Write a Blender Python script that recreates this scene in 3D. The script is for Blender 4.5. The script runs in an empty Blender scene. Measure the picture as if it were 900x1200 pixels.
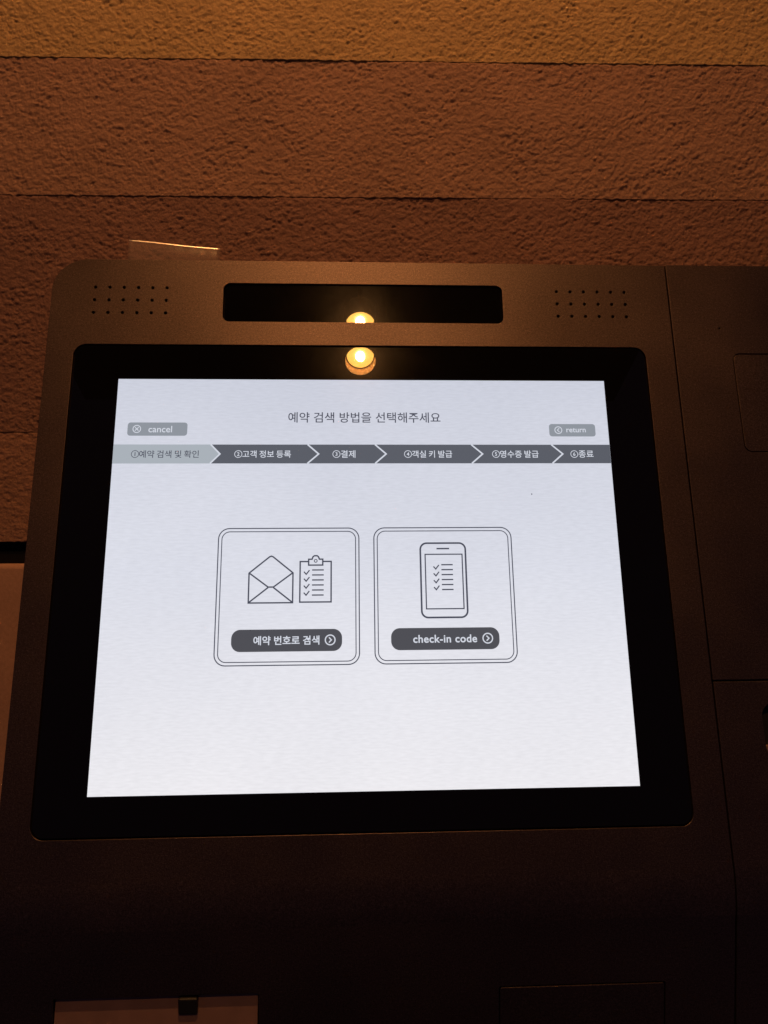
import bpy, bmesh, math, random
import numpy as np
from mathutils import Matrix, Vector

scene = bpy.context.scene
C = scene.collection
R = math.radians

# ---------------------------------------------------------------- camera
cam_data = bpy.data.cameras.new('camera')
cam_data.sensor_fit = 'VERTICAL'
cam_data.sensor_height = 24.0
cam_data.lens = 17.44
cam_data.clip_start = 0.01
cam_data.clip_end = 50
cam = bpy.data.objects.new('camera', cam_data)
C.objects.link(cam)
rt = Vector((0.99901504, -0.04430795, -0.00239939))
up = Vector((0.00345162, 0.02368702, 0.99971346))
fw = Vector((0.04423842, 0.99873707, -0.02381662))
M = Matrix((rt, up, -fw)).transposed().to_4x4()
M.translation = Vector((-0.0098, -0.4857, 1.30094))
cam.matrix_world = M
scene.camera = cam

# ---------------------------------------------------------------- light of the dim room
world = bpy.data.worlds.new('World')
scene.world = world
world.use_nodes = True
bg = world.node_tree.nodes['Background']
bg.inputs[0].default_value = (0.75, 0.50, 0.85, 1)
bg.inputs[1].default_value = 0.024
AMBER = (1.0, 0.405, 0.125)
WASH_POS = (-0.02, -0.27, 2.44)
WASH_POWER = 24
SPOT_POWER = 16
WASH_AIM = (0.0, 0.19, 1.35)
SPOT_POS = (0.0174, -1.176, 2.4387)      # the spotlight that the glass mirrors
SPOT_AIM_DOWN = R(64)
SPOT_DISC = 24.0
SPOT_BULB = 260.0
vs = scene.view_settings
vs.view_transform = 'Standard'
vs.look = 'None'
vs.exposure = 0
vs.gamma = 1
scene.render.engine = 'CYCLES'

# ---------------------------------------------------------------- helpers
def tag(o, label=None, cat=None, group=None, kind=None):
    if label: o['label'] = label
    if cat: o['category'] = cat
    if group: o['group'] = group
    if kind: o['kind'] = kind
    return o

def empty(name, loc):
    o = bpy.data.objects.new(name, None)
    o.empty_display_size = 0.05
    o.location = loc
    C.objects.link(o)
    return o

def link(name, me, mats, parent=None, mat=None):
    o = bpy.data.objects.new(name, me)
    for m in (mats if isinstance(mats, (list, tuple)) else [mats]):
        me.materials.append(m)
    C.objects.link(o)
    if parent: o.parent = parent
    if mat is not None: o.matrix_local = mat
    return o

def mesh_from(name, verts, faces, smooth=False):
    me = bpy.data.meshes.new(name)
    me.from_pydata([tuple(v) for v in verts], [], faces)
    me.validate()
    if smooth:
        for p in me.polygons: p.use_smooth = True
    return me

def rrect(u0, u1, v0, v1, r=0.0, seg=8):
    """rounded rectangle, counter-clockwise; r one radius or four (bl, br, tr, tl)"""
    rs = r if isinstance(r, (tuple, list)) else (r,)*4
    pts = []
    for (cx, cy, a0), rr in zip(((u0, v0, 180), (u1, v0, 270), (u1, v1, 0), (u0, v1, 90)), rs):
        sx = 1 if cx == u0 else -1
        sy = 1 if cy == v0 else -1
        if rr <= 1e-6:
            pts.append((cx, cy)); continue
        for k in range(seg+1):
            a = R(a0 + 90*k/seg)
            pts.append((cx+sx*rr+rr*math.cos(a), cy+sy*rr+rr*math.sin(a)))
    return pts

def circle(cx, cy, r, n=12):
    return [(cx+r*math.cos(2*math.pi*k/n), cy+r*math.sin(2*math.pi*k/n)) for k in range(n)]

def inset(loop, d):
    """move every point of a CCW loop inwards by d (negative: outwards), mitred"""
    n = len(loop); out = []
    for i in range(n):
        p0, p1, p2 = Vector(loop[i-1]), Vector(loop[i]), Vector(loop[(i+1) % n])
        a = (p1-p0).normalized(); b = (p2-p1).normalized()
        na, nb = Vector((-a.y, a.x)), Vector((-b.y, b.x))
        m = na+nb
        if m.length < 1e-9: m = na
        m.normalize()
        out.append(tuple(p1 + m*(d/max(0.3, m.dot(na)))))
    return out

def plate(name, outer, holes=(), thick=0.012, bev=0.0005, keep=None, front=0.0):
    """a plate with its front at n = front, rounded front edges, through holes. keep(x,y): points of the
    outline whose edge stays sharp (a folded edge that runs on into the next plate)"""
    bm = bmesh.new()
    edges = []
    def ring(loop, n):
        return [bm.verts.new((x, y, n)) for x, y in loop]
    def skin(A, B, flip):
        n = len(A)
        for i in range(n):
            q = [A[i], A[(i+1) % n], B[(i+1) % n], B[i]]
            bm.faces.new(q[::-1] if flip else q)
    segs = ((1.0, 0.0), (0.62, 0.07), (0.29, 0.29), (0.07, 0.62), (0.0, 1.0))
    for li, loop in enumerate([outer] + list(holes)):
        hole = li > 0
        rings = []
        for ins, dep in segs:
            lp = inset(loop, (-ins if hole else ins)*bev)
            if keep and not hole:
                lp = [(p[0] if abs(p[0]-q[0]) > 1 else p[0], q[1]) if keep(q[0], q[1]) else p for p, q in zip(lp, loop)]
            rings.append(ring(lp, front-dep*bev))
        rings.append(ring(loop, front-thick))
        f = rings[0]
        for i in range(len(f)):
            edges.append(bm.edges.new((f[i], f[(i+1) % len(f)])))
        for A, B in zip(rings, rings[1:]):
            skin(A, B, not hole)
    r = bmesh.ops.triangle_fill(bm, use_beauty=True, use_dissolve=False, edges=edges, normal=(0, 0, 1))
    bmesh.ops.recalc_face_normals(bm, faces=bm.faces)
    for f in bm.faces:
        if abs(f.normal.z) > 0.999 and f.normal.z < 0 and abs(f.calc_center_median().z-front) < 1e-6:
            f.normal_flip()
    me = bpy.data.meshes.new(name)
    bm.to_mesh(me); bm.free()
    return me

def box_mesh(name, x0, x1, y0, y1, z0, z1, bev=0.0):
    bm = bmesh.new()
    bmesh.ops.create_cube(bm, size=1)
    for v in bm.verts:
        v.co = ((x0+x1)/2+v.co.x*(x1-x0), (y0+y1)/2+v.co.y*(y1-y0), (z0+z1)/2+v.co.z*(z1-z0))
    if bev: bmesh.ops.bevel(bm, geom=list(bm.edges), offset=bev, segments=3, affect='EDGES', profile=0.5)
    me = bpy.data.meshes.new(name); bm.to_mesh(me); bm.free()
    return me

def lathe(name, prof, n=48, smooth=True):
    """profile of (radius, z) turned round z"""
    vs_, fs = [], []
    for r, z in prof:
        for k in range(n):
            a = 2*math.pi*k/n
            vs_.append((r*math.cos(a), r*math.sin(a), z))
    for i in range(len(prof)-1):
        for k in range(n):
            fs.append((i*n+k, i*n+(k+1) % n, (i+1)*n+(k+1) % n, (i+1)*n+k))
    return mesh_from(name, vs_, fs, smooth)

# ---------------------------------------------------------------- materials
def mat(name):
    m = bpy.data.materials.new(name); m.use_nodes = True
    nt = m.node_tree
    return m, nt, nt.nodes['Principled BSDF']

def node(nt, t, **kw):
    n = nt.nodes.new(t)
    for k, v in kw.items():
        if k in n.inputs: n.inputs[k].default_value = v
        else: setattr(n, k, v)
    return n

def ramp(nt, fac, stops):
    r = nt.nodes.new('ShaderNodeValToRGB')
    els = r.color_ramp.elements
    while len(els) < len(stops): els.new(0.5)
    for e, (p, c) in zip(els, stops):
        e.position = p; e.color = c if len(c) == 4 else (*c, 1)
    nt.links.new(fac, r.inputs[0])
    return r

def painted_metal(name, base, rough, metallic):
    m, nt, b = mat(name)
    tc = node(nt, 'ShaderNodeTexCoord')
    fine = node(nt, 'ShaderNodeTexNoise', Scale=1400.0, Detail=2.0)
    wide = node(nt, 'ShaderNodeTexNoise', Scale=9.0, Detail=5.0, Roughness=0.6)
    for n in (fine, wide): nt.links.new(tc.outputs['Object'], n.inputs['Vector'])
    c = ramp(nt, fine.outputs[0], [(0.30, tuple(x*0.62 for x in base)), (0.55, base), (0.75, tuple(min(1, x*1.45) for x in base))])
    flake = node(nt, 'ShaderNodeTexNoise', Scale=620.0, Detail=3.0, Roughness=0.7)
    nt.links.new(tc.outputs['Object'], flake.inputs['Vector'])
    fc = ramp(nt, flake.outputs[0], [(0.32, (0.70, 0.70, 0.70)), (0.60, (1.0, 1.0, 1.0)), (0.74, (1.35, 1.3, 1.3))])
    m0 = node(nt, 'ShaderNodeMix', data_type='RGBA', blend_type='MULTIPLY'); m0.inputs[0].default_value = 1
    nt.links.new(c.outputs[0], m0.inputs[6]); nt.links.new(fc.outputs[0], m0.inputs[7])
    mx = node(nt, 'ShaderNodeMix', data_type='RGBA', blend_type='MULTIPLY')
    mx.inputs[0].default_value = 0.5
    w = ramp(nt, wide.outputs[0], [(0.3, (0.75, 0.75, 0.75)), (0.7, (1, 1, 1))])
    nt.links.new(m0.outputs[2], mx.inputs[6]); nt.links.new(w.outputs[0], mx.inputs[7])
    nt.links.new(mx.outputs[2], b.inputs['Base Color'])
    rr = node(nt, 'ShaderNodeMapRange'); rr.inputs[1].default_value = 0.3; rr.inputs[2].default_value = 0.7
    rr.inputs[3].default_value = rough-0.04; rr.inputs[4].default_value = rough+0.05
    nt.links.new(wide.outputs[0], rr.inputs[0]); nt.links.new(rr.outputs[0], b.inputs['Roughness'])
    b.inputs['Metallic'].default_value = metallic
    bp = node(nt, 'ShaderNodeBump', Strength=0.25, Distance=0.0003)
    nt.links.new(fine.outputs[0], bp.inputs['Height']); nt.links.new(bp.outputs[0], b.inputs['Normal'])
    return m

def plain(name, base, rough, metallic=0.0, spec=0.5):
    m, nt, b = mat(name)
    tc = node(nt, 'ShaderNodeTexCoord')
    n = node(nt, 'ShaderNodeTexNoise', Scale=60.0, Detail=4.0)
    nt.links.new(tc.outputs['Object'], n.inputs['Vector'])
    c = ramp(nt, n.outputs[0], [(0.3, tuple(x*0.85 for x in base)), (0.7, tuple(min(1, x*1.1) for x in base))])
    nt.links.new(c.outputs[0], b.inputs['Base Color'])
    b.inputs['Roughness'].default_value = rough
    b.inputs['Metallic'].default_value = metallic
    b.inputs['Specular IOR Level'].default_value = spec
    return m

def plaster(name, base, var, bump_scale=480.0, bump=0.0011):
    m, nt, b = mat(name)
    tc = node(nt, 'ShaderNodeTexCoord')
    n1 = node(nt, 'ShaderNodeTexNoise', Scale=14.0, Detail=6.0, Roughness=0.65)
    n2 = node(nt, 'ShaderNodeTexNoise', Scale=bump_scale, Detail=6.0, Roughness=0.7)
    for n in (n1, n2): nt.links.new(tc.outputs['Object'], n.inputs['Vector'])
    c = ramp(nt, n1.outputs[0], [(0.25, tuple(x*(1-var) for x in base)), (0.75, tuple(x*(1+var) for x in base))])
    g = ramp(nt, n2.outputs[0], [(0.3, (0.72, 0.70, 0.68)), (0.7, (1, 1, 1))])
    mx = node(nt, 'ShaderNodeMix', data_type='RGBA', blend_type='MULTIPLY'); mx.inputs[0].default_value = 0.8
    nt.links.new(c.outputs[0], mx.inputs[6]); nt.links.new(g.outputs[0], mx.inputs[7])
    nt.links.new(mx.outputs[2], b.inputs['Base Color'])
    b.inputs['Roughness'].default_value = 0.92
    b.inputs['Specular IOR Level'].default_value = 0.2
    bp = node(nt, 'ShaderNodeBump', Strength=1.0, Distance=bump)
    nt.links.new(n2.outputs[0], bp.inputs['Height']); nt.links.new(bp.outputs[0], b.inputs['Normal'])
    return m

def black_glass(name):
    m, nt, b = mat(name)
    b.inputs['Base Color'].default_value = (0.003, 0.003, 0.004, 1)
    tc = node(nt, 'ShaderNodeTexCoord')
    n = node(nt, 'ShaderNodeTexNoise', Scale=26.0, Detail=6.0, Roughness=0.7)
    nt.links.new(tc.outputs['Object'], n.inputs['Vector'])
    r = node(nt, 'ShaderNodeMapRange'); r.inputs[1].default_value = 0.35; r.inputs[2].default_value = 0.75
    r.inputs[3].default_value = 0.0; r.inputs[4].default_value = 0.02
    nt.links.new(n.outputs[0], r.inputs[0]); nt.links.new(r.outputs[0], b.inputs['Roughness'])
    smear(nt, b, tc)
    return m

def smear(nt, b, tc):
    """thin uneven film of dust and finger grease on glass: a faint wide second gloss"""
    n = node(nt, 'ShaderNodeTexNoise', Scale=18.0, Detail=8.0, Roughness=0.75, Distortion=0.6)
    nt.links.new(tc.outputs['Object'], n.inputs['Vector'])
    r = node(nt, 'ShaderNodeMapRange'); r.inputs[1].default_value = 0.3; r.inputs[2].default_value = 0.7
    r.inputs[3].default_value = 0.015; r.inputs[4].default_value = 0.06
    nt.links.new(n.outputs[0], r.inputs[0]); nt.links.new(r.outputs[0], b.inputs['Coat Weight'])
    b.inputs['Coat Roughness'].default_value = 0.17

def lit(name, col, texture=False):
    """a lit patch of the display under its cover glass"""
    m, nt, b = mat(name)
    b.inputs['Base Color'].default_value = (0.003, 0.003, 0.004, 1)
    b.inputs['Roughness'].default_value = 0.03
    b.inputs['Emission Strength'].default_value = 1.0
    tc = node(nt, 'ShaderNodeTexCoord')
    smear(nt, b, tc)
    if texture:
        mp = node(nt, 'ShaderNodeMapping'); mp.inputs['Scale'].default_value = (160, 900, 1)
        mp.inputs['Rotation'].default_value = (0, 0, R(4))
        n = node(nt, 'ShaderNodeTexNoise', Scale=1.0, Detail=3.0)
        w = node(nt, 'ShaderNodeTexNoise', Scale=7.0, Detail=2.0)
        nt.links.new(tc.outputs['Object'], mp.inputs[0]); nt.links.new(mp.outputs[0], n.inputs['Vector'])
        nt.links.new(tc.outputs['Object'], w.inputs['Vector'])
        c = ramp(nt, n.outputs[0], [(0.3, tuple(x*0.955 for x in col)), (0.7, tuple(x*1.035 for x in col))])
        g = ramp(nt, w.outputs[0], [(0.3, (0.94, 0.945, 0.955)), (0.7, (1, 1, 1))])
        mx = node(nt, 'ShaderNodeMix', data_type='RGBA', blend_type='MULTIPLY'); mx.inputs[0].default_value = 1
        nt.links.new(c.outputs[0], mx.inputs[6]); nt.links.new(g.outputs[0], mx.inputs[7])
        # the panel's viewing-angle fade, painted into its emission: dimmer on top, brighter below
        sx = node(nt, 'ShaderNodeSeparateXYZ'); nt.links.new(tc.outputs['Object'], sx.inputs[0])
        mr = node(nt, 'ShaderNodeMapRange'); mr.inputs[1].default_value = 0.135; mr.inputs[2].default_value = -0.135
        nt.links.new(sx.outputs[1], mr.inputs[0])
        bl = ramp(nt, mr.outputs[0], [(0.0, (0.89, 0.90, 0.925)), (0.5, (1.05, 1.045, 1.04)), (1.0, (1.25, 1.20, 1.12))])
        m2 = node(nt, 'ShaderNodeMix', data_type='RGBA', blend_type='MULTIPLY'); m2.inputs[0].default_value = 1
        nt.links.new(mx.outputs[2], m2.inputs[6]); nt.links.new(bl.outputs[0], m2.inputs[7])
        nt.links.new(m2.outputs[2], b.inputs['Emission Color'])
    else:
        b.inputs['Emission Color'].default_value = (*col, 1)
    return m

def glow(name, col, strength):
    m, nt, b = mat(name)
    b.inputs['Base Color'].default_value = (0.8, 0.8, 0.8, 1)
    b.inputs['Emission Color'].default_value = (*col, 1)
    b.inputs['Emission Strength'].default_value = strength
    return m

M_METAL = painted_metal('kiosk_metal', (0.155, 0.118, 0.112), 0.42, 0.97)
M_DARK = plain('dark_inside', (0.012, 0.011, 0.011), 0.7)
M_GLASS = black_glass('black_glass')
M_TRAY = plain('tray_plastic', (0.19, 0.12, 0.115), 0.5)
M_KNOB = plain('black_plastic', (0.01, 0.01, 0.011), 0.45)
M_TRIM = plain('black_trim', (0.006, 0.006, 0.007), 0.6, 0.0, 0.2)
M_CEIL = plain('dark_ceiling', (0.02, 0.018, 0.016), 0.9)
M_FLOOR = plain('dark_floor', (0.04, 0.035, 0.03), 0.6)
M_CAN = plain('black_can', (0.015, 0.014, 0.013), 0.5)
M_BAFFLE = plain('copper_baffle', (0.75, 0.45, 0.30), 0.5)
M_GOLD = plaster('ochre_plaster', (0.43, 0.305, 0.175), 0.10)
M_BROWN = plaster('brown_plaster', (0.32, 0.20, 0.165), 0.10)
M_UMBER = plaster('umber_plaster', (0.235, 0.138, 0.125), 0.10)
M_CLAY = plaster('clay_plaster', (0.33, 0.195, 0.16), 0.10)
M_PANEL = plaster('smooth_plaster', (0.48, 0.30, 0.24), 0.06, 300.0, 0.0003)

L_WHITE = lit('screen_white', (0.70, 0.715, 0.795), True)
L_INK = lit('screen_ink', (0.07, 0.075, 0.105))
L_BAR = lit('screen_bar', (0.104, 0.112, 0.136))
L_STEP = lit('screen_step', (0.40, 0.44, 0.485))
L_BUTTON = lit('screen_button', (0.275, 0.30, 0.34))
L_PAPER = lit('screen_paper', (0.66, 0.69, 0.77))
L_PILL = lit('screen_pill', (0.078, 0.079, 0.092))
UI = [L_WHITE, L_INK, L_BAR, L_STEP, L_BUTTON, L_PAPER, L_PILL]
WHITE, INK, BAR, STEP, BUTTON, PAPER, PILL = range(7)

# ---------------------------------------------------------------- the layered plaster wall
rng = np.random.default_rng(7)
WALL_ROT = R(-1.15)
wall = empty('plaster_wall', (0, 0.19, 0))
wall.rotation_euler = (0, 0, WALL_ROT)
tag(wall, 'rough orange brown layered plaster wall behind the kiosk', 'wall')

def band_noise(nz, nx, step, wl, aniso=1.0, sharp=1.0):
    """band-passed random field of wavelength wl metres, longer along x by aniso"""
    fz = np.fft.fftfreq(nz, step)[:, None]; fx = np.fft.rfftfreq(nx, step)[None, :]
    f = np.sqrt((fx*aniso)**2 + fz**2)*wl
    flt = np.exp(-(np.log(np.maximum(f, 1e-6)))**2/(2*0.45**2*sharp))
    w = np.fft.rfft2(rng.standard_normal((nz, nx)))
    h = np.fft.irfft2(w*flt, s=(nz, nx))
    return h/h.std()

def crumbs(nz, nx, step):
    """grains of plaster thrown on the wall: the upper hull of many small tilted mounds"""
    H = np.zeros((nz, nx))
    n = int(nz*nx*step*step/(0.0016**2))
    px = rng.uniform(0, nx, n); pz = rng.uniform(0, nz, n)
    rr = 0.0009+0.0019*rng.random(n)**2.2
    ex = rng.uniform(1.0, 1.9, n); an = rng.normal(0.35, 0.7, n)
    tx = rng.normal(0, 0.25, n); tz = rng.normal(0, 0.25, n); hh = rng.uniform(0.6, 1.25, n)
    for k in range(n):
        r = rr[k]/step; R2 = int(r*ex[k])+1
        i0, i1 = max(0, int(pz[k])-R2), min(nz, int(pz[k])+R2+1); j0, j1 = max(0, int(px[k])-R2), min(nx, int(px[k])+R2+1)
        if i1 <= i0 or j1 <= j0: continue
        dz = (np.arange(i0, i1)-pz[k])[:, None]; dx = (np.arange(j0, j1)-px[k])[None]
        c, s_ = math.cos(an[k]), math.sin(an[k])
        a = (dx*c+dz*s_)/(r*ex[k]); b = (dz*c-dx*s_)/r
        m = (1-a*a-b*b)*hh[k]*r*step*(1+tx[k]*a+tz[k]*b)
        H[i0:i1, j0:j1] = np.maximum(H[i0:i1, j0:j1], m)
    return (H-H.mean())/H.std()

def stucco_band(z0, z1, y, mat_, step, amp, x0=-0.60, x1=0.60, ragged=0.00025, depth=0.012):
    nx = int((x1-x0)/step)+1; nz = max(4, int((z1-z0)/step)+1)
    X = np.linspace(x0, x1, nx); Z = np.linspace(z0, z1, nz)
    warp = 0.35
    c = band_noise(nz, nx, step, 0.010, 1.4, 2.0)
    # plaster pulled by the trowel: crumbs of many sizes on soft swellings, some places rubbed flat
    g = crumbs(nz, nx, step) if step < 0.002 else band_noise(nz, nx, step, 0.02)
    patch = 0.9+0.35*np.tanh(band_noise(nz, nx, step, 0.05, 1.3))
    h = 0.85*np.tanh(0.8*g)*patch + 0.30*c + 0.24*band_noise(nz, nx, step, 0.0024, 1.2, 2.5)
    dz0 = (Z-z0)[:, None]; dz1 = (z1-Z)[:, None]
    h = h*(0.35+0.65*np.clip(dz0/0.003, 0, 1)) - 0.25*np.exp(-dz1/0.0012) + 0.2*np.exp(-dz0/0.0012)
    big = band_noise(nz, nx, step, 0.13, 1.4)
    Y = y - amp*h - 0.0003*big
    GX = np.repeat(X[None], nz, 0).copy(); GZ = np.repeat(Z[:, None], nx, 1).copy()
    e = band_noise(4, nx, step, 0.012)[0]*ragged
    for k, wgt in enumerate((1.0, 0.7, 0.35)):
        if k < nz: GZ[k] += e*wgt
    n0 = nx*nz
    V = np.empty((n0+2*nx, 3), np.float32)
    V[:n0, 0] = GX.ravel(); V[:n0, 1] = Y.ravel(); V[:n0, 2] = GZ.ravel()
    V[n0:n0+nx] = np.stack([X, np.full(nx, y+depth), GZ[0]], 1)          # return of the lower edge
    V[n0+nx:] = np.stack([X, np.full(nx, y+depth), GZ[-1]], 1)           # return of the upper edge
    idx = np.arange(n0).reshape(nz, nx)
    q = np.stack([idx[:-1, :-1], idx[:-1, 1:], idx[1:, 1:], idx[1:, :-1]], -1).reshape(-1, 4)
    lo = np.arange(n0, n0+nx); hi = np.arange(n0+nx, n0+2*nx)
    ql = np.stack([lo[:-1], lo[1:], idx[0, 1:], idx[0, :-1]], -1)
    qh = np.stack([idx[-1, :-1], idx[-1, 1:], hi[1:], hi[:-1]], -1)
    Q = np.concatenate([q, ql, qh]).astype(np.int32)
    me = bpy.data.meshes.new('plaster_layer')
    me.vertices.add(len(V)); me.vertices.foreach_set('co', V.ravel())
    me.loops.add(Q.size); me.loops.foreach_set('vertex_index', Q.ravel())
    me.polygons.add(len(Q)); me.polygons.foreach_set('loop_start', np.arange(0, Q.size, 4, dtype=np.int32))
    me.polygons.foreach_set('loop_total', np.full(len(Q), 4, np.int32))
    me.update(calc_edges=True); me.validate()
    return link('plaster_layer', me, mat_, wall)

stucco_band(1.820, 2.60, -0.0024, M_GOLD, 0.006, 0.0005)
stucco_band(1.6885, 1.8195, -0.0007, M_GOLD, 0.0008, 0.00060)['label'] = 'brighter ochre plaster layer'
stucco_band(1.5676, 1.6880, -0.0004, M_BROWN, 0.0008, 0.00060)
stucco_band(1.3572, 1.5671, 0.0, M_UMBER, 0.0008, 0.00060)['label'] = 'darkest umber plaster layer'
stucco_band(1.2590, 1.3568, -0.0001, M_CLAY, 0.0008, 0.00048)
link('shadow_gap', box_mesh('shadow_gap', -0.6, 0.6, 0.018, 0.03, 1.236, 1.262), M_TRIM, wall)
link('trim_rail', box_mesh('trim_rail', -0.6, 0.6, 0.004, 0.0175, 1.2395, 1.2500, 0.001), M_TRIM, wall)
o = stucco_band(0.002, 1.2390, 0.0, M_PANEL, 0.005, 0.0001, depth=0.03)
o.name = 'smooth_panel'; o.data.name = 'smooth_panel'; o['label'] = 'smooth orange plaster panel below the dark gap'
link('wall_core', box_mesh('wall_core', -0.6, 0.6, 0.0305, 0.12, 0.001, 2.60), M_TRIM, wall)

# ---------------------------------------------------------------- floor and ceiling that carry things
fl = link('floor', box_mesh('floor', -0.9, 0.9, -1.6, 0.30, -0.05, 0.0), M_FLOOR); tag(fl, kind='structure')
ce = link('ceiling', box_mesh('ceiling', -0.9, 0.9, -1.6, 0.30, 2.602, 2.65), M_CEIL); tag(ce, kind='structure')

# ---------------------------------------------------------------- the kiosk
BASE = Vector((0.0, 0.06, 0.0))
TH = R(15)
kiosk = empty('check_in_kiosk', BASE)
tag(kiosk, 'brown metal self check-in kiosk with lit white touch screen', 'kiosk')
FACE = Matrix.Translation(-BASE) @ Matrix.Translation((0, 0, 1.25)) @ Matrix((
    (1, 0, 0, 0), (0, math.sin(TH), -math.cos(TH), 0), (0, math.cos(TH), math.sin(TH), 0), (0, 0, 0, 1)))
bend_y = -0.197*math.sin(TH); bend_z = 1.25-0.197*math.cos(TH)
# the lower front is upright: x right, y up (height over the floor), z out of the front
FRONT = Matrix.Translation(-BASE) @ Matrix.Translation((0, bend_y, 0)) @ Matrix((
    (1, 0, 0, 0), (0, 0, -1, 0), (0, 1, 0, 0), (0, 0, 0, 1)))
I4 = Matrix.Identity(4)

# sloping front: face plate with openings for glass, camera window and loudspeaker holes
BEND = 0.014
VB = -0.197+BEND
spk = []
for sx in (-1, 1):
    for i in range(6):
        for j in range(3):
            spk.append((sx*(0.140+0.010*i), 0.1853+0.0098*j))
holes = [rrect(-0.2012, 0.2012, -0.1592, 0.1612, 0.0085, 10), rrect(-0.1000, 0.1000, 0.1792, 0.2092, 0.0048, 8)]
holes += [circle(u, v, 0.00115, 10) for u, v in spk]
o = link('face_plate', plate('face_plate', rrect(-0.2200, 0.2220, VB, 0.2272, (0, 0, 0, 0.024), 16), holes,
         0.010, 0.0003, keep=lambda x, y: abs(y-VB) < 1e-6), M_METAL, kiosk, FACE)
o = link('side_plate', plate('side_plate', rrect(0.2230, 0.5200, -0.0717, 0.2277, 0.0, 6),
         [rrect(0.2645, 0.4200, 0.0825, 0.1570, 0.0055, 8), circle(0.2577, 0.1766, 0.0008, 10)], 0.010, 0.0003), M_METAL, kiosk, FACE)
o = link('access_door', plate('access_door', rrect(0.26515, 0.41935, 0.08315, 0.15635, 0.0049, 8), [], 0.008, 0.0003, front=-0.0002), M_METAL, kiosk, FACE)
o = link('side_plate', plate('side_plate', rrect(0.2230, 0.5200, VB, -0.0727, 0.0, 6),
         [rrect(0.2526, 0.4200, -0.1215, -0.0865, 0.009, 8)], 0.010, 0.0006, keep=lambda x, y: abs(y-VB) < 1e-6), M_METAL, kiosk, FACE)
# slot in the lower side plate with a pale lip inside
link('slot_lining', plate('slot_lining', rrect(0.2500, 0.4220, -0.1235, -0.0845, 0.009, 8), [], 0.004, 0.0003, front=-0.0102), M_DARK, kiosk, FACE)
bm = bmesh.new()
link('slot_lip', plate('slot_lip', rrect(0.2528, 0.4198, -0.1212, -0.1125, (0.0085, 0.0085, 0.002, 0.002), 6), [], 0.003, 0.0012, front=-0.0040), M_TRAY, kiosk, FACE)
bm.free()
# housing behind the sloping front
link('housing', plate('housing', rrect(-0.2192, 0.5192, -0.185, 0.2264, (0, 0, 0, 0.0232), 16), [], 0.085, 0.0006, front=-0.0145), M_METAL, kiosk, FACE)
link('speaker_cloth', plate('speaker_cloth', rrect(-0.196, 0.196, 0.181, 0.2095, 0.003, 4), [], 0.001, 0.0002, front=-0.0112), M_DARK, kiosk, FACE)
link('side_backing', plate('side_backing', rrect(0.215, 0.515, -0.08, 0.220, 0.003, 4), [], 0.001, 0.0002, front=-0.0115), M_DARK, kiosk, FACE)
# camera window: smoked pane, nodding down a little in its opening
pane = plate('camera_window', rrect(-0.0994, 0.0994, -0.0147, 0.0147, 0.0045, 8), [], 0.002, 0.0003)
link('camera_window', pane, M_GLASS, kiosk, FACE @ Matrix.Translation((0, 0.1942, -0.0017)) @ Matrix.Rotation(R(1.74), 4, 'X'))
# display: black cover glass with the lit panel
link('bezel_glass', plate('bezel_glass', rrect(-0.2003, 0.2003, -0.1583, 0.1603, 0.0078, 10), [], 0.004, 0.0005, front=-0.0001), M_GLASS, kiosk, FACE)
gasket = plate('gasket', rrect(-0.2030, 0.2030, -0.1610, 0.1630, 0.009, 10), [], 0.003, 0.0003, front=-0.0062)
link('gasket', gasket, M_DARK, kiosk, FACE)

# upright lower front
ZB = bend_z-BEND
def bend_strip(x0, x1):
    P0 = Vector((0, bend_y+BEND*math.sin(TH), bend_z+BEND*math.cos(TH))); P1 = Vector((0, bend_y, bend_z)); P2 = Vector((0, bend_y, bend_z-BEND))
    vv, ff = [], []
    for k in range(17):
        t = k/16; p = P0*(1-t)**2 + P1*2*t*(1-t) + P2*t*t
        vv += [(x0, p.y-BASE.y, p.z), (x1, p.y-BASE.y, p.z)]
    for k in range(16): ff.append((2*k, 2*k+2, 2*k+3, 2*k+1))
    for x in (x0, x1):      # cheeks that close the two ends
        k0 = len(vv); side = [(x, v[1], v[2]) for v in vv[0:34:2]]
        vv += side + [(x, bend_y+0.030-BASE.y, side[-1][2]), (x, bend_y+0.030-BASE.y, side[0][2])]
        ff.append(tuple(range(k0, k0+19)))
    o = link('front_bend', mesh_from('front_bend', vv, ff, True), M_METAL, kiosk)
    return o
bend_strip(-0.2200, 0.2220); bend_strip(0.2230, 0.5200)
link('lower_front', plate('lower_front', rrect(-0.2200, 0.2220, 0.06, ZB, 0.0, 6),
     [rrect(-0.1845, -0.0653, 0.925, 1.0068, 0.0012, 4), rrect(0.0777, 0.1791, 0.900, 1.0062, 0.0015, 4)],
     0.010, 0.0006, keep=lambda x, y: abs(y-ZB) < 1e-6), M_METAL, kiosk, FRONT)
link('lower_front', plate('lower_front', rrect(0.2230, 0.5200, 0.06, ZB, 0.0, 6), [], 0.010, 0.0006,
     keep=lambda x, y: abs(y-ZB) < 1e-6), M_METAL, kiosk, FRONT)
link('paper_door', plate('paper_door', rrect(0.07835, 0.17845, 0.90065, 1.00555, 0.0012, 4), [], 0.008, 0.0006, front=-0.0002), M_METAL, kiosk, FRONT)
link('pedestal', box_mesh('pedestal', -0.2195, 0.5195, bend_y+0.0245-BASE.y, 0.125-BASE.y, 0.0, ZB-0.012, 0.001), M_METAL, kiosk)
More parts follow.
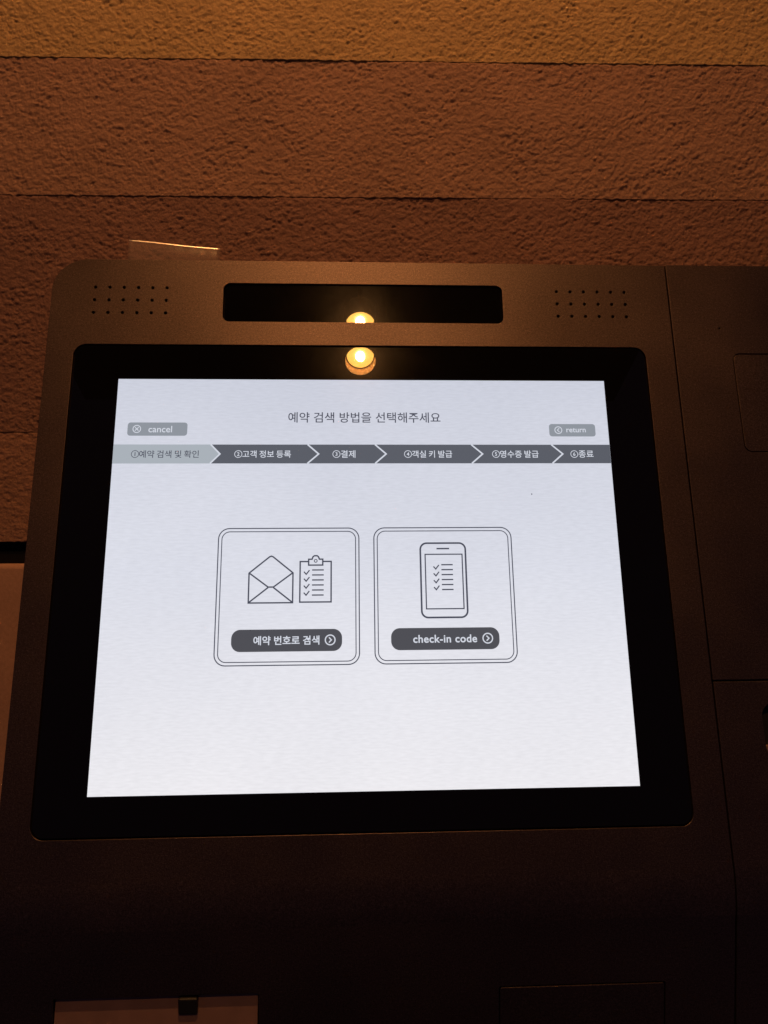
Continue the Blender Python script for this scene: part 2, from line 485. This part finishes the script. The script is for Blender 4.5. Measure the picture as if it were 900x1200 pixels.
# tray in the left opening: sloping plate that rises to the front, side frame, dark catch
tv = [(-0.1838, 1.0060, -0.0030), (-0.0660, 1.0060, -0.0030), (-0.0660, 0.9262, 0.0150), (-0.1838, 0.9262, 0.0150),
      (-0.1838, 1.0060, -0.0135), (-0.0660, 1.0060, -0.0135), (-0.0660, 0.9262, -0.0130), (-0.1838, 0.9262, -0.0130)]
tray = link('receipt_tray', mesh_from('receipt_tray', tv, [(0, 3, 2, 1), (4, 5, 6, 7), (0, 1, 5, 4), (1, 2, 6, 5), (2, 3, 7, 6), (3, 0, 4, 7)]), M_TRAY, kiosk, FRONT)
link('tray_catch', box_mesh('tray_catch', -0.1122, -0.1008, 0.9960, 1.0058, -0.0050, 0.0012, 0.0012), M_KNOB, tray, I4)
link('tray_backing', plate('tray_backing', rrect(-0.19, 0.185, 0.90, 1.015, 0.002, 3), [], 0.001, 0.0002, front=-0.0145), M_DARK, kiosk, FRONT)

# ---------------------------------------------------------------- what the display shows
class Draw:
    def __init__(s): s.v, s.f, s.m = [], [], []
    def poly(s, pts, m, n):
        k = len(s.v); s.v += [(x*0.001, y*0.001, n) for x, y in pts]
        s.f.append(tuple(range(k, k+len(pts)))); s.m.append(m)
    def strip(s, A, B, m, n, closed=True):
        k = len(s.v); N = len(A)
        s.v += [(x*0.001, y*0.001, n) for x, y in A] + [(x*0.001, y*0.001, n) for x, y in B]
        for i in range(N if closed else N-1):
            j = (i+1) % N
            s.f.append((k+i, k+j, k+N+j, k+N+i)); s.m.append(m)
    def ring(s, loop, w, m, n):
        s.strip(inset(loop, -w/2), inset(loop, w/2), m, n)
    def line(s, pts, w, m, n):
        L, Rr = [], []
        for i, p in enumerate(pts):
            p = Vector(p)
            a = (p-Vector(pts[i-1])).normalized() if i else None
            b = (Vector(pts[i+1])-p).normalized() if i < len(pts)-1 else None
            a = a or b; b = b or a
            na, nb = Vector((-a.y, a.x)), Vector((-b.y, b.x))
            mm = (na+nb).normalized(); d = w/2/max(0.4, mm.dot(na))
            L.append(tuple(p+mm*d)); Rr.append(tuple(p-mm*d))
        s.strip(Rr, L, m, n, False)
    def text(s, body, cx, cy, width, m, n, bold=0.0, hscale=1.0, space=1.0, word=1.0):
        cu = bpy.data.curves.new('glyphs', 'FONT'); cu.body = body; cu.size = 1; cu.offset = bold; cu.space_character = space; cu.space_word = word
        cu.resolution_u = 4
        ob = bpy.data.objects.new('glyphs', cu); C.objects.link(ob)
        dg = bpy.context.evaluated_depsgraph_get()
        me = bpy.data.meshes.new_from_object(ob.evaluated_get(dg))
        xs = [v.co.x for v in me.vertices]; ys = [v.co.y for v in me.vertices]
        sc = width/(max(xs)-min(xs)) if width > 0 else -width/(max(ys)-min(ys)); mx = (max(xs)+min(xs))/2; my = (max(ys)+min(ys))/2
        k = len(s.v)
        s.v += [(0.001*(cx+(v.co.x-mx)*sc), 0.001*(cy+(v.co.y-my)*sc*hscale), n) for v in me.vertices]
        for p in me.polygons:
            s.f.append(tuple(k+i for i in p.vertices)); s.m.append(m)
        print('TEXT', body.encode('unicode_escape')[:20], 'h/w %.3f' % ((max(ys)-min(ys))/(max(xs)-min(xs))))
        bpy.data.objects.remove(ob); bpy.data.curves.remove(cu); bpy.data.meshes.remove(me)
    def build(s, name, parent):
        me = bpy.data.meshes.new(name)
        me.from_pydata(s.v, [], s.f)
        me.polygons.foreach_set('material_index', s.m)
        bm = bmesh.new(); bm.from_mesh(me)
        for f in bm.faces:
            f.normal_update()
            if f.normal.z < 0: f.normal_flip()
        bm.to_mesh(me); bm.free()
        o = bpy.data.objects.new(name, me)
        for q in UI: me.materials.append(q)
        C.objects.link(o); o.parent = parent
        return o

scr = Draw(); N0 = 0.0
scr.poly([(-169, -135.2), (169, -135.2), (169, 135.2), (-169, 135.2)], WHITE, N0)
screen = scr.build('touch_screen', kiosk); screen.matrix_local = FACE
screen['label'] = 'lit white touch screen showing a booking search menu'
N1, N2, N3 = N0+0.0001, N0+0.0002, N0+0.0003

d = Draw(); d.text('예약 검색 방법을 선택해주세요', -0.2, 107.4, 104.6, INK, N1, 0.007); d.build('title_text', screen)

def icon_circle(d, x, y, r, w, col, n): d.ring(circle(x, y, r, 28), w, col, n)

d = Draw()
d.poly(rrect(-160.5, -120.5, 94.0, 103.5, 2.0, 6), BUTTON, N1)
icon_circle(d, -154.3, 98.8, 2.55, 0.55, PAPER, N2)
d.line([(-155.5, 97.6), (-153.1, 100.0)], 0.55, PAPER, N2); d.line([(-155.5, 100.0), (-153.1, 97.6)], 0.55, PAPER, N3)
d.text('cancel', -138.6, 98.7, 15.8, PAPER, N2, 0.008)
d.build('cancel_button', screen)
d = Draw()
d.poly(rrect(127.5, 159.9, 93.8, 102.9, 2.0, 6), BUTTON, N1)
icon_circle(d, 133.9, 98.4, 2.45, 0.55, PAPER, N2)
d.line([(134.6, 99.8), (133.2, 98.4), (134.6, 97.0)], 0.55, PAPER, N2)
d.text('return', 146.3, 98.4, 13.6, PAPER, N2, 0.012)
d.build('return_button', screen)

# step bar: six pieces with white arrow joints
T, Bt, Mid = 87.8, 74.4, 81.1
tips = [(-104.0, -97.6), (-38.8, -31.3), (7.0, 14.5), (73.0, 80.6), (128.5, 136.1)]
steps = [('①예약 검색 및 확인', -134.4, 44.8, INK), ('②고객 정보 등록', -69.2, 37.8, PAPER), ('③결제', -14.2, 15.6, PAPER),
         ('④객실 키 발급', 43.0, 32.7, PAPER), ('⑤영수증 발급', 103.0, 31.9, PAPER), ('⑥종료', 149.4, 16.1, PAPER)]
for i, (body, cx, w, col) in enumerate(steps):
    d = Draw()
    l = [(-168.9, T), (-168.9, Bt)] if i == 0 else [(tips[i-1][0], T), (tips[i-1][1], Mid), (tips[i-1][0], Bt)]
    r = [(168.9, Bt), (168.9, T)] if i == 5 else [(tips[i][0], Bt), (tips[i][1], Mid), (tips[i][0], T)]
    pts = l + r
    if i == 0: d.poly(pts, STEP, N1)
    else:   # concave on the left: two halves that share the middle line
        tip_l = tips[i-1][1]
        if i < 5:
            d.poly([(tips[i-1][0], T), (tip_l, Mid), (tips[i][1], Mid), (tips[i][0], T)], BAR, N1)
            d.poly([(tip_l, Mid), (tips[i-1][0], Bt), (tips[i][0], Bt), (tips[i][1], Mid)], BAR, N1)
        else:
            d.poly([(tips[4][0], T), (tip_l, Mid), (168.9, Mid), (168.9, T)], BAR, N1)
            d.poly([(tip_l, Mid), (tips[4][0], Bt), (168.9, Bt), (168.9, Mid)], BAR, N1)
    if i < 5: d.line([(tips[i][0]-0.3, T), (tips[i][1]-0.3, Mid), (tips[i][0]-0.3, Bt)], 1.0, PAPER, N2)
    bold = 0.006 if i == 0 else 0.009
    rad = 2.45; x0 = cx-w/2
    d.ring(circle(x0+rad, 81.0, rad, 24), 0.42, col, N2)
    d.text('123456'[i], x0+rad, 81.0, -2.6, col, N2, 0.03 if i == 0 else 0.015)
    nsyl = len(body[1:].replace(' ', '')); gaps = body.count(' ')
    d.text(body[1:], cx+rad+0.15, 81.0, w-2*rad-0.3-(0.6 if gaps == 0 else 0), col, N2, bold, 1.0, 1.0, 0.75)
    d.build('progress_step', screen)

def check_list(d, x, y, dx, n):
    """four ticks and six short lines, top left at x, y"""
    for k in range(4):
        yy = y-0.5-k*4.55
        d.line([(x, yy+0.2), (x+1.5, yy-1.5), (x+3.6, yy+1.2)], 0.8, INK, n)
    for k in range(6):
        d.line([(x+dx, y+0.8-k*3.28), (x+dx+7.6, y+0.8-k*3.28)], 0.85, INK, n)

def option(name, u0, u1, body, cx, w, ac):
    d = Draw()
    d.ring(rrect(u0, u1, -59.0, 29.6, 7.0, 8), 0.7, INK, N1)
    d.ring(rrect(u0+2.2, u1-2.2, -56.9, 27.4, 5.2, 8), 0.6, INK, N1)
    d.poly(rrect(u0+10.4, u1-11.1, -50.5, -36.5, 5.6, 8), PILL, N1)
    d.text(body, cx, -43.5, w, PAPER, N2, 0.020, 1.0, 1.06 if body[0] == 'c' else 1.0)
    icon_circle(d, ac, -43.5, 3.1, 0.75, PAPER, N2)
    d.line([(ac-0.8, -41.9), (ac+0.8, -43.5), (ac-0.8, -45.1)], 0.75, PAPER, N2)
    return d

d = option('o', -96.6, -4.7, '예약 번호로 검색', -51.2, 41.9, -23.4)
# open envelope
w = 0.95
d.ring([(-76.1, -19.5), (-47.7, -19.5), (-47.7, -0.1), (-60.8, 10.6), (-61.9, 11.0), (-63.0, 10.6), (-76.1, -0.1)], w, INK, N1)
d.line([(-75.8, -0.2), (-63.6, -9.3), (-60.2, -9.3), (-48.0, -0.2)], w, INK, N2)
d.line([(-75.8, -19.2), (-63.6, -9.6)], w, INK, N3); d.line([(-60.2, -9.6), (-48.0, -19.2)], w, INK, N3)
# clipboard
d.line([(-37.6, 7.3), (-43.1, 7.3), (-43.1, -19.2), (-22.9, -19.2), (-22.9, 7.3), (-28.4, 7.3)], w, INK, N1)
d.ring([(-37.6, 4.9), (-28.4, 4.9), (-28.4, 8.8), (-30.6, 8.8), (-31.2, 10.4), (-32.1, 11.1), (-33.9, 11.1), (-34.8, 10.4), (-35.4, 8.8), (-37.6, 8.8)], w, INK, N2)
d.ring(circle(-33.0, 7.7, 0.95, 16), 0.55, INK, N2)
check_list(d, -40.6, 0.9, 5.3, N1)
d.build('booking_number_button', screen)

d = option('o', 5.2, 96.7, 'check-in code', 50.4, 41.3, 78.0)
d.ring(rrect(35.8, 65.7, -29.9, 19.1, 4.2, 8), 1.15, INK, N1)
d.ring(rrect(38.9, 63.4, -24.3, 11.6, 0.0, 6), 0.8, INK, N1)
d.line([(46.6, 15.4), (55.0, 15.4)], 1.0, INK, N1)
check_list(d, 44.2, 3.8, 5.2, N1)
d.build('check_in_code_button', screen)
d = Draw(); d.poly(circle(112.5, 52.6, 0.45, 10), INK, N1); d.build('dark_speck', screen)

# ---------------------------------------------------------------- strip of clear film on top of the kiosk
def film():
    m, nt, b = mat('clear_film')
    out = nt.nodes['Material Output']
    tr = node(nt, 'ShaderNodeBsdfTransparent'); tr.inputs[0].default_value = (0.92, 0.88, 0.86, 1)
    b.inputs['Base Color'].default_value = (0.45, 0.38, 0.36, 1); b.inputs['Roughness'].default_value = 0.18
    mx = node(nt, 'ShaderNodeMixShader'); mx.inputs[0].default_value = 0.19
    nt.links.new(tr.outputs[0], mx.inputs[1]); nt.links.new(b.outputs[0], mx.inputs[2])
    nt.links.new(mx.outputs[0], out.inputs['Surface'])
    e, nt2, b2 = mat('film_edge')
    n = node(nt2, 'ShaderNodeTexNoise', Scale=500.0)
    c = ramp(nt2, n.outputs[0], [(0.35, (0.7, 0.66, 0.62)), (0.65, (1, 1, 1))])
    nt2.links.new(c.outputs[0], b2.inputs['Base Color'])
    b2.inputs['Roughness'].default_value = 0.36; b2.inputs['Metallic'].default_value = 0.6
    return m, e
MF, ME = film()
prof = [(0.0, 0.0), (0.10, 0.0003), (0.35, 0.0012), (0.65, 0.0024), (1.0, 0.0032)]    # share of the height, lean to the front
lip = [(0.0006, 0.0032), (0.0011, 0.00312), (0.0015, 0.0030)]                          # curled rim
nu = 26; tv, tf, tm = [], [], []
random.seed(3)
for i in range(nu):
    t = i/(nu-1); u = -0.1722+0.0650*t
    hgt = 0.0206-0.0016*t+0.00012*math.sin(t*8); bow = 0.0003*math.sin(t*5+0.6)+random.uniform(-.00006, .00006)
    for v, n in [(p*hgt, q) for p, q in prof] + [(hgt+p, q) for p, q in lip]:
        k = v/0.022
        tv.append((u+0.0006*k, 0.2262+v, -0.0145+n+bow*k+(0.5-t)*0.007))
prof = prof+lip
P = len(prof)
for i in range(nu-1):
    for j in range(P-1):
        tf.append((i*P+j, (i+1)*P+j, (i+1)*P+j+1, i*P+j+1)); tm.append(1 if j >= P-3 else 0)
me = mesh_from('film_strip', tv, tf, True); me.polygons.foreach_set('material_index', tm)
fs = link('film_strip', me, [MF, ME]); fs.matrix_world = Matrix.Translation(BASE) @ FACE
sm = fs.modifiers.new('thickness', 'SOLIDIFY'); sm.thickness = 0.00012
tag(fs, 'curled strip of clear plastic film standing on top edge of kiosk', 'plastic film')

# ---------------------------------------------------------------- lamps under the ceiling
def spotlight(name, pos, down, disc, bulb, label):
    """small can on a stem; its axis tips forward to the wall (down: angle below the horizontal)"""
    root = empty(name, (pos[0], pos[1], 2.602))
    tag(root, label, 'spotlight', 'amber spotlights under the ceiling')
    aim = Matrix.Translation(Vector(pos)-root.location) @ Matrix.Rotation(R(90)-down, 4, 'X')   # local -z looks out
    rim, dep = 0.042, 0.040
    link('can', lathe('can', [(0.0005, 0.06), (rim+0.002, 0.06), (rim+0.003, 0.055), (rim+0.003, -dep), (rim+0.0005, -dep-0.001), (rim, -dep)]), M_CAN, root, aim)
    link('baffle', lathe('baffle', [(rim-0.0003, -dep), (rim-0.0006, -0.001)]), M_BAFFLE, root, aim)
    link('diffuser', lathe('diffuser', [(0.0002, 0.0), (0.02, 0.0), (0.038, 0.0)]), glow('diffuser_glow', (1.0, 0.50, 0.08), disc), root, aim)
    link('bulb', lathe('bulb', [(0.0002, -0.008), (0.006, -0.0072), (0.010, -0.0045), (0.012, -0.001)]), glow('bulb_glow', (1.0, 0.62, 0.22), bulb), root, aim)
    link('stem', lathe('stem', [(0.006, pos[2]+0.045-2.602), (0.006, -0.012), (0.03, -0.010), (0.03, 0.0)], 20), M_CAN, root)
    return root, aim

def lamp_light(root, aim, power, cone):
    ld = bpy.data.lights.new('bulb_light', 'SPOT')
    ld.energy = power; ld.color = AMBER; ld.spot_size = cone; ld.spot_blend = 1.0; ld.shadow_soft_size = 0.012
    lo = bpy.data.objects.new('bulb_light', ld); C.objects.link(lo); lo.parent = root
    lo.matrix_local = aim @ Matrix.Translation((0, 0, -0.012))

root, aim = spotlight('ceiling_spotlight', SPOT_POS, SPOT_AIM_DOWN, SPOT_DISC, SPOT_BULB, 'amber spotlight tipped from ceiling, mirrored in the kiosk glass')
lamp_light(root, aim, SPOT_POWER, R(110))
down = math.atan2(WASH_POS[2]-WASH_AIM[2], WASH_AIM[1]-WASH_POS[1])
root, aim = spotlight('ceiling_spotlight', WASH_POS, down, SPOT_DISC, SPOT_BULB, 'amber spotlight on ceiling close to wall, washing the plaster')
lamp_light(root, aim, WASH_POWER, R(120))
